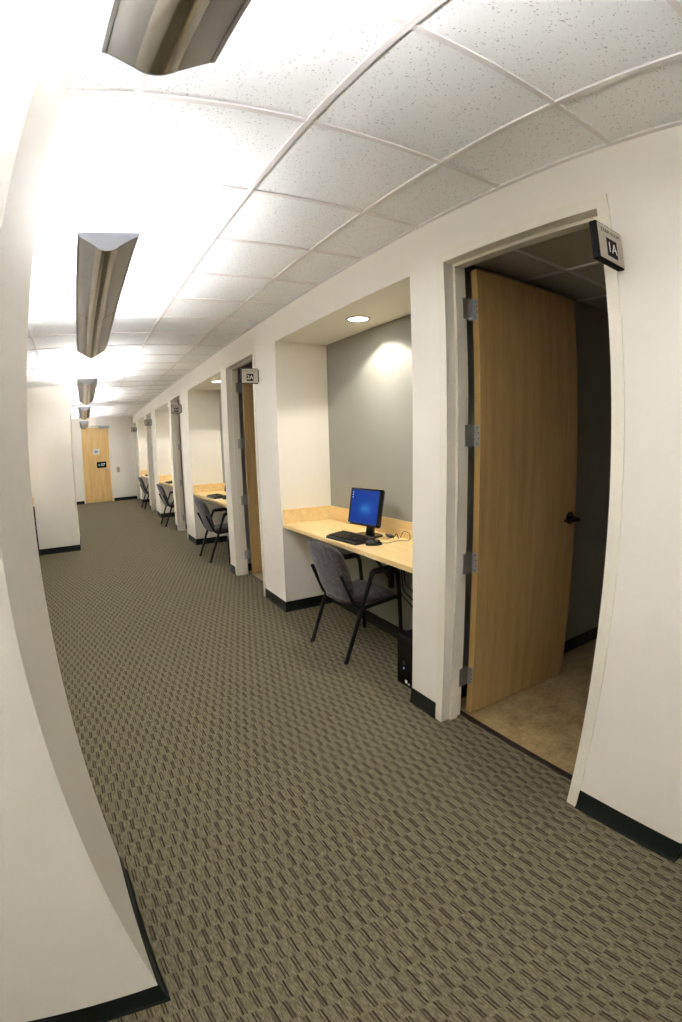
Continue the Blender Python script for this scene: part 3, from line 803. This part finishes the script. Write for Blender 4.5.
# mouse lead and cable adapter on the nearest desk
bm = bmesh.new()
tube(bm, fillet([(1.905, 2.842, ZD + 0.012), (1.96, 2.845, ZD + 0.004), (2.06, 2.88, ZD + 0.004), (2.13, 2.81, ZD + 0.005), (2.14, 2.82, ZD + 0.055), (2.14, 2.90, ZD + 0.07), (2.14, 2.95, ZD + 0.005)], 0.03), 0.0024, 8)
lead = obj('mouse_lead', bm, M['greycable']); tag(lead, 'thin grey lead looping from the mouse to the back of the nearest desk', 'cable')
r = thing('cable_adapter', 'small black adapter with short leads lying right of the blue monitor', 'adapter', (2.11, 3.04, ZL), math.radians(-15))
bm = bmesh.new(); box(bm, -0.02, 0.02, -0.045, 0.045, 0.0, 0.016, bev=0.004); obj('adapter_body', bm, M['black'], r)
bm = bmesh.new(); tube(bm, fillet([(0, 0.045, 0.008), (-0.01, 0.09, 0.005), (0.015, 0.12, 0.005)], 0.02), 0.003, 8)
obj('short_lead', bm, M['cable'], r); bm = bmesh.new(); tube(bm, fillet([(0, -0.045, 0.008), (0.005, -0.075, 0.012), (0.02, -0.10, 0.05), (0.025, -0.12, 0.005)], 0.02), 0.0026, 8); obj('short_lead', bm, M['cable'], r)
# cables hanging under the nearest desk
bm = bmesh.new()
for k, (y, zb) in enumerate(((2.93, 0.44), (2.96, 0.40), (2.90, 0.50))):
    tube(bm, fillet([(XA - 0.02, y + 0.05, ZD - 0.036), (XA - 0.03, y + 0.03, 0.62), (XA - 0.035, y, zb), (XA - 0.04, y - 0.10, zb - 0.02), (XA - 0.05, y - 0.28, 0.34 - 0.05 * k), (XA - 0.06, 2.46, 0.20)], 0.06), 0.0045, 8)
cb = obj('cable_bundle', bm, M['cable']); tag(cb, 'black cables drooping along the wall under the nearest desk', 'cable')

# desk end in the left recess, only its edge shows past the near wall block
r = thing('desk', 'pale maple desk edge peeking out in the recess on the left', 'desk', (0, 0, 0), group='built-in desks in the alcoves')
boxes('worktop', [(XR + 0.003, -0.945, 7.0, Y2 - 0.003, 0.828, ZD)], M['desk'], r, bev=0.002)
boxes('side_splash', [(XR + 0.003, -0.938, Y2 - 0.023, Y2 - 0.003, ZD, 0.985)], M['desk'], r, bev=0.001)
boxes('end_panel', [(XR + 0.02, -0.935, Y2 - 0.045, Y2 - 0.023, 0.0, 0.828)], M['black'], r)

# ------------------------------------------------------------------ world, camera, view
w = bpy.data.worlds.new('World'); S.world = w; w.use_nodes = True
w.node_tree.nodes['Background'].inputs[0].default_value = (0.02, 0.02, 0.02, 1)
w.node_tree.nodes['Background'].inputs[1].default_value = 0.1

cam = bpy.data.cameras.new('camera'); co = bpy.data.objects.new('camera', cam); C.objects.link(co); S.camera = co
cam.type = 'PANO'; cam.panorama_type = 'FISHEYE_LENS_POLYNOMIAL'
cam.sensor_fit = 'HORIZONTAL'; cam.sensor_width = 24.0; cam.sensor_height = 36.0
fwd = Vector((0.5045254927783385, 0.8434686445175853, -0.18443067221165277))
rgt = Vector((0.8560184151496407, -0.516534999104986, -0.020592902279894527))
upv = Vector((0.11263436447848375, 0.14748640756110193, 0.9826297672690608))
m = Matrix.Identity(4)
for i in range(3): m[i][0] = rgt[i]; m[i][1] = upv[i]; m[i][2] = -fwd[i]
m[2][3] = 1.5899477059073075
co.matrix_world = m
K = [0.06003980042688305, -0.0006334392795389739, 3.536291551363665e-05, -5.617417498252411e-07]
cam.fisheye_polynomial_k0 = 0.0
cam.fisheye_polynomial_k1, cam.fisheye_polynomial_k2, cam.fisheye_polynomial_k3, cam.fisheye_polynomial_k4 = [-q for q in K]
cam.fisheye_fov = math.radians(300)
cam.shift_x = -17.108159437628174 / 682; cam.shift_y = 22.161635997951272 / 1022
cam.clip_start = 0.02; cam.clip_end = 100

S.view_settings.view_transform = 'Standard'; S.view_settings.look = 'None'
S.view_settings.gamma = 1.0; S.view_settings.use_curve_mapping = False
S.view_settings.exposure = 0.0
S.cycles.use_denoising = True
S.cycles.max_bounces = 10; S.cycles.diffuse_bounces = 8
S.cycles.sample_clamp_indirect = 0.0
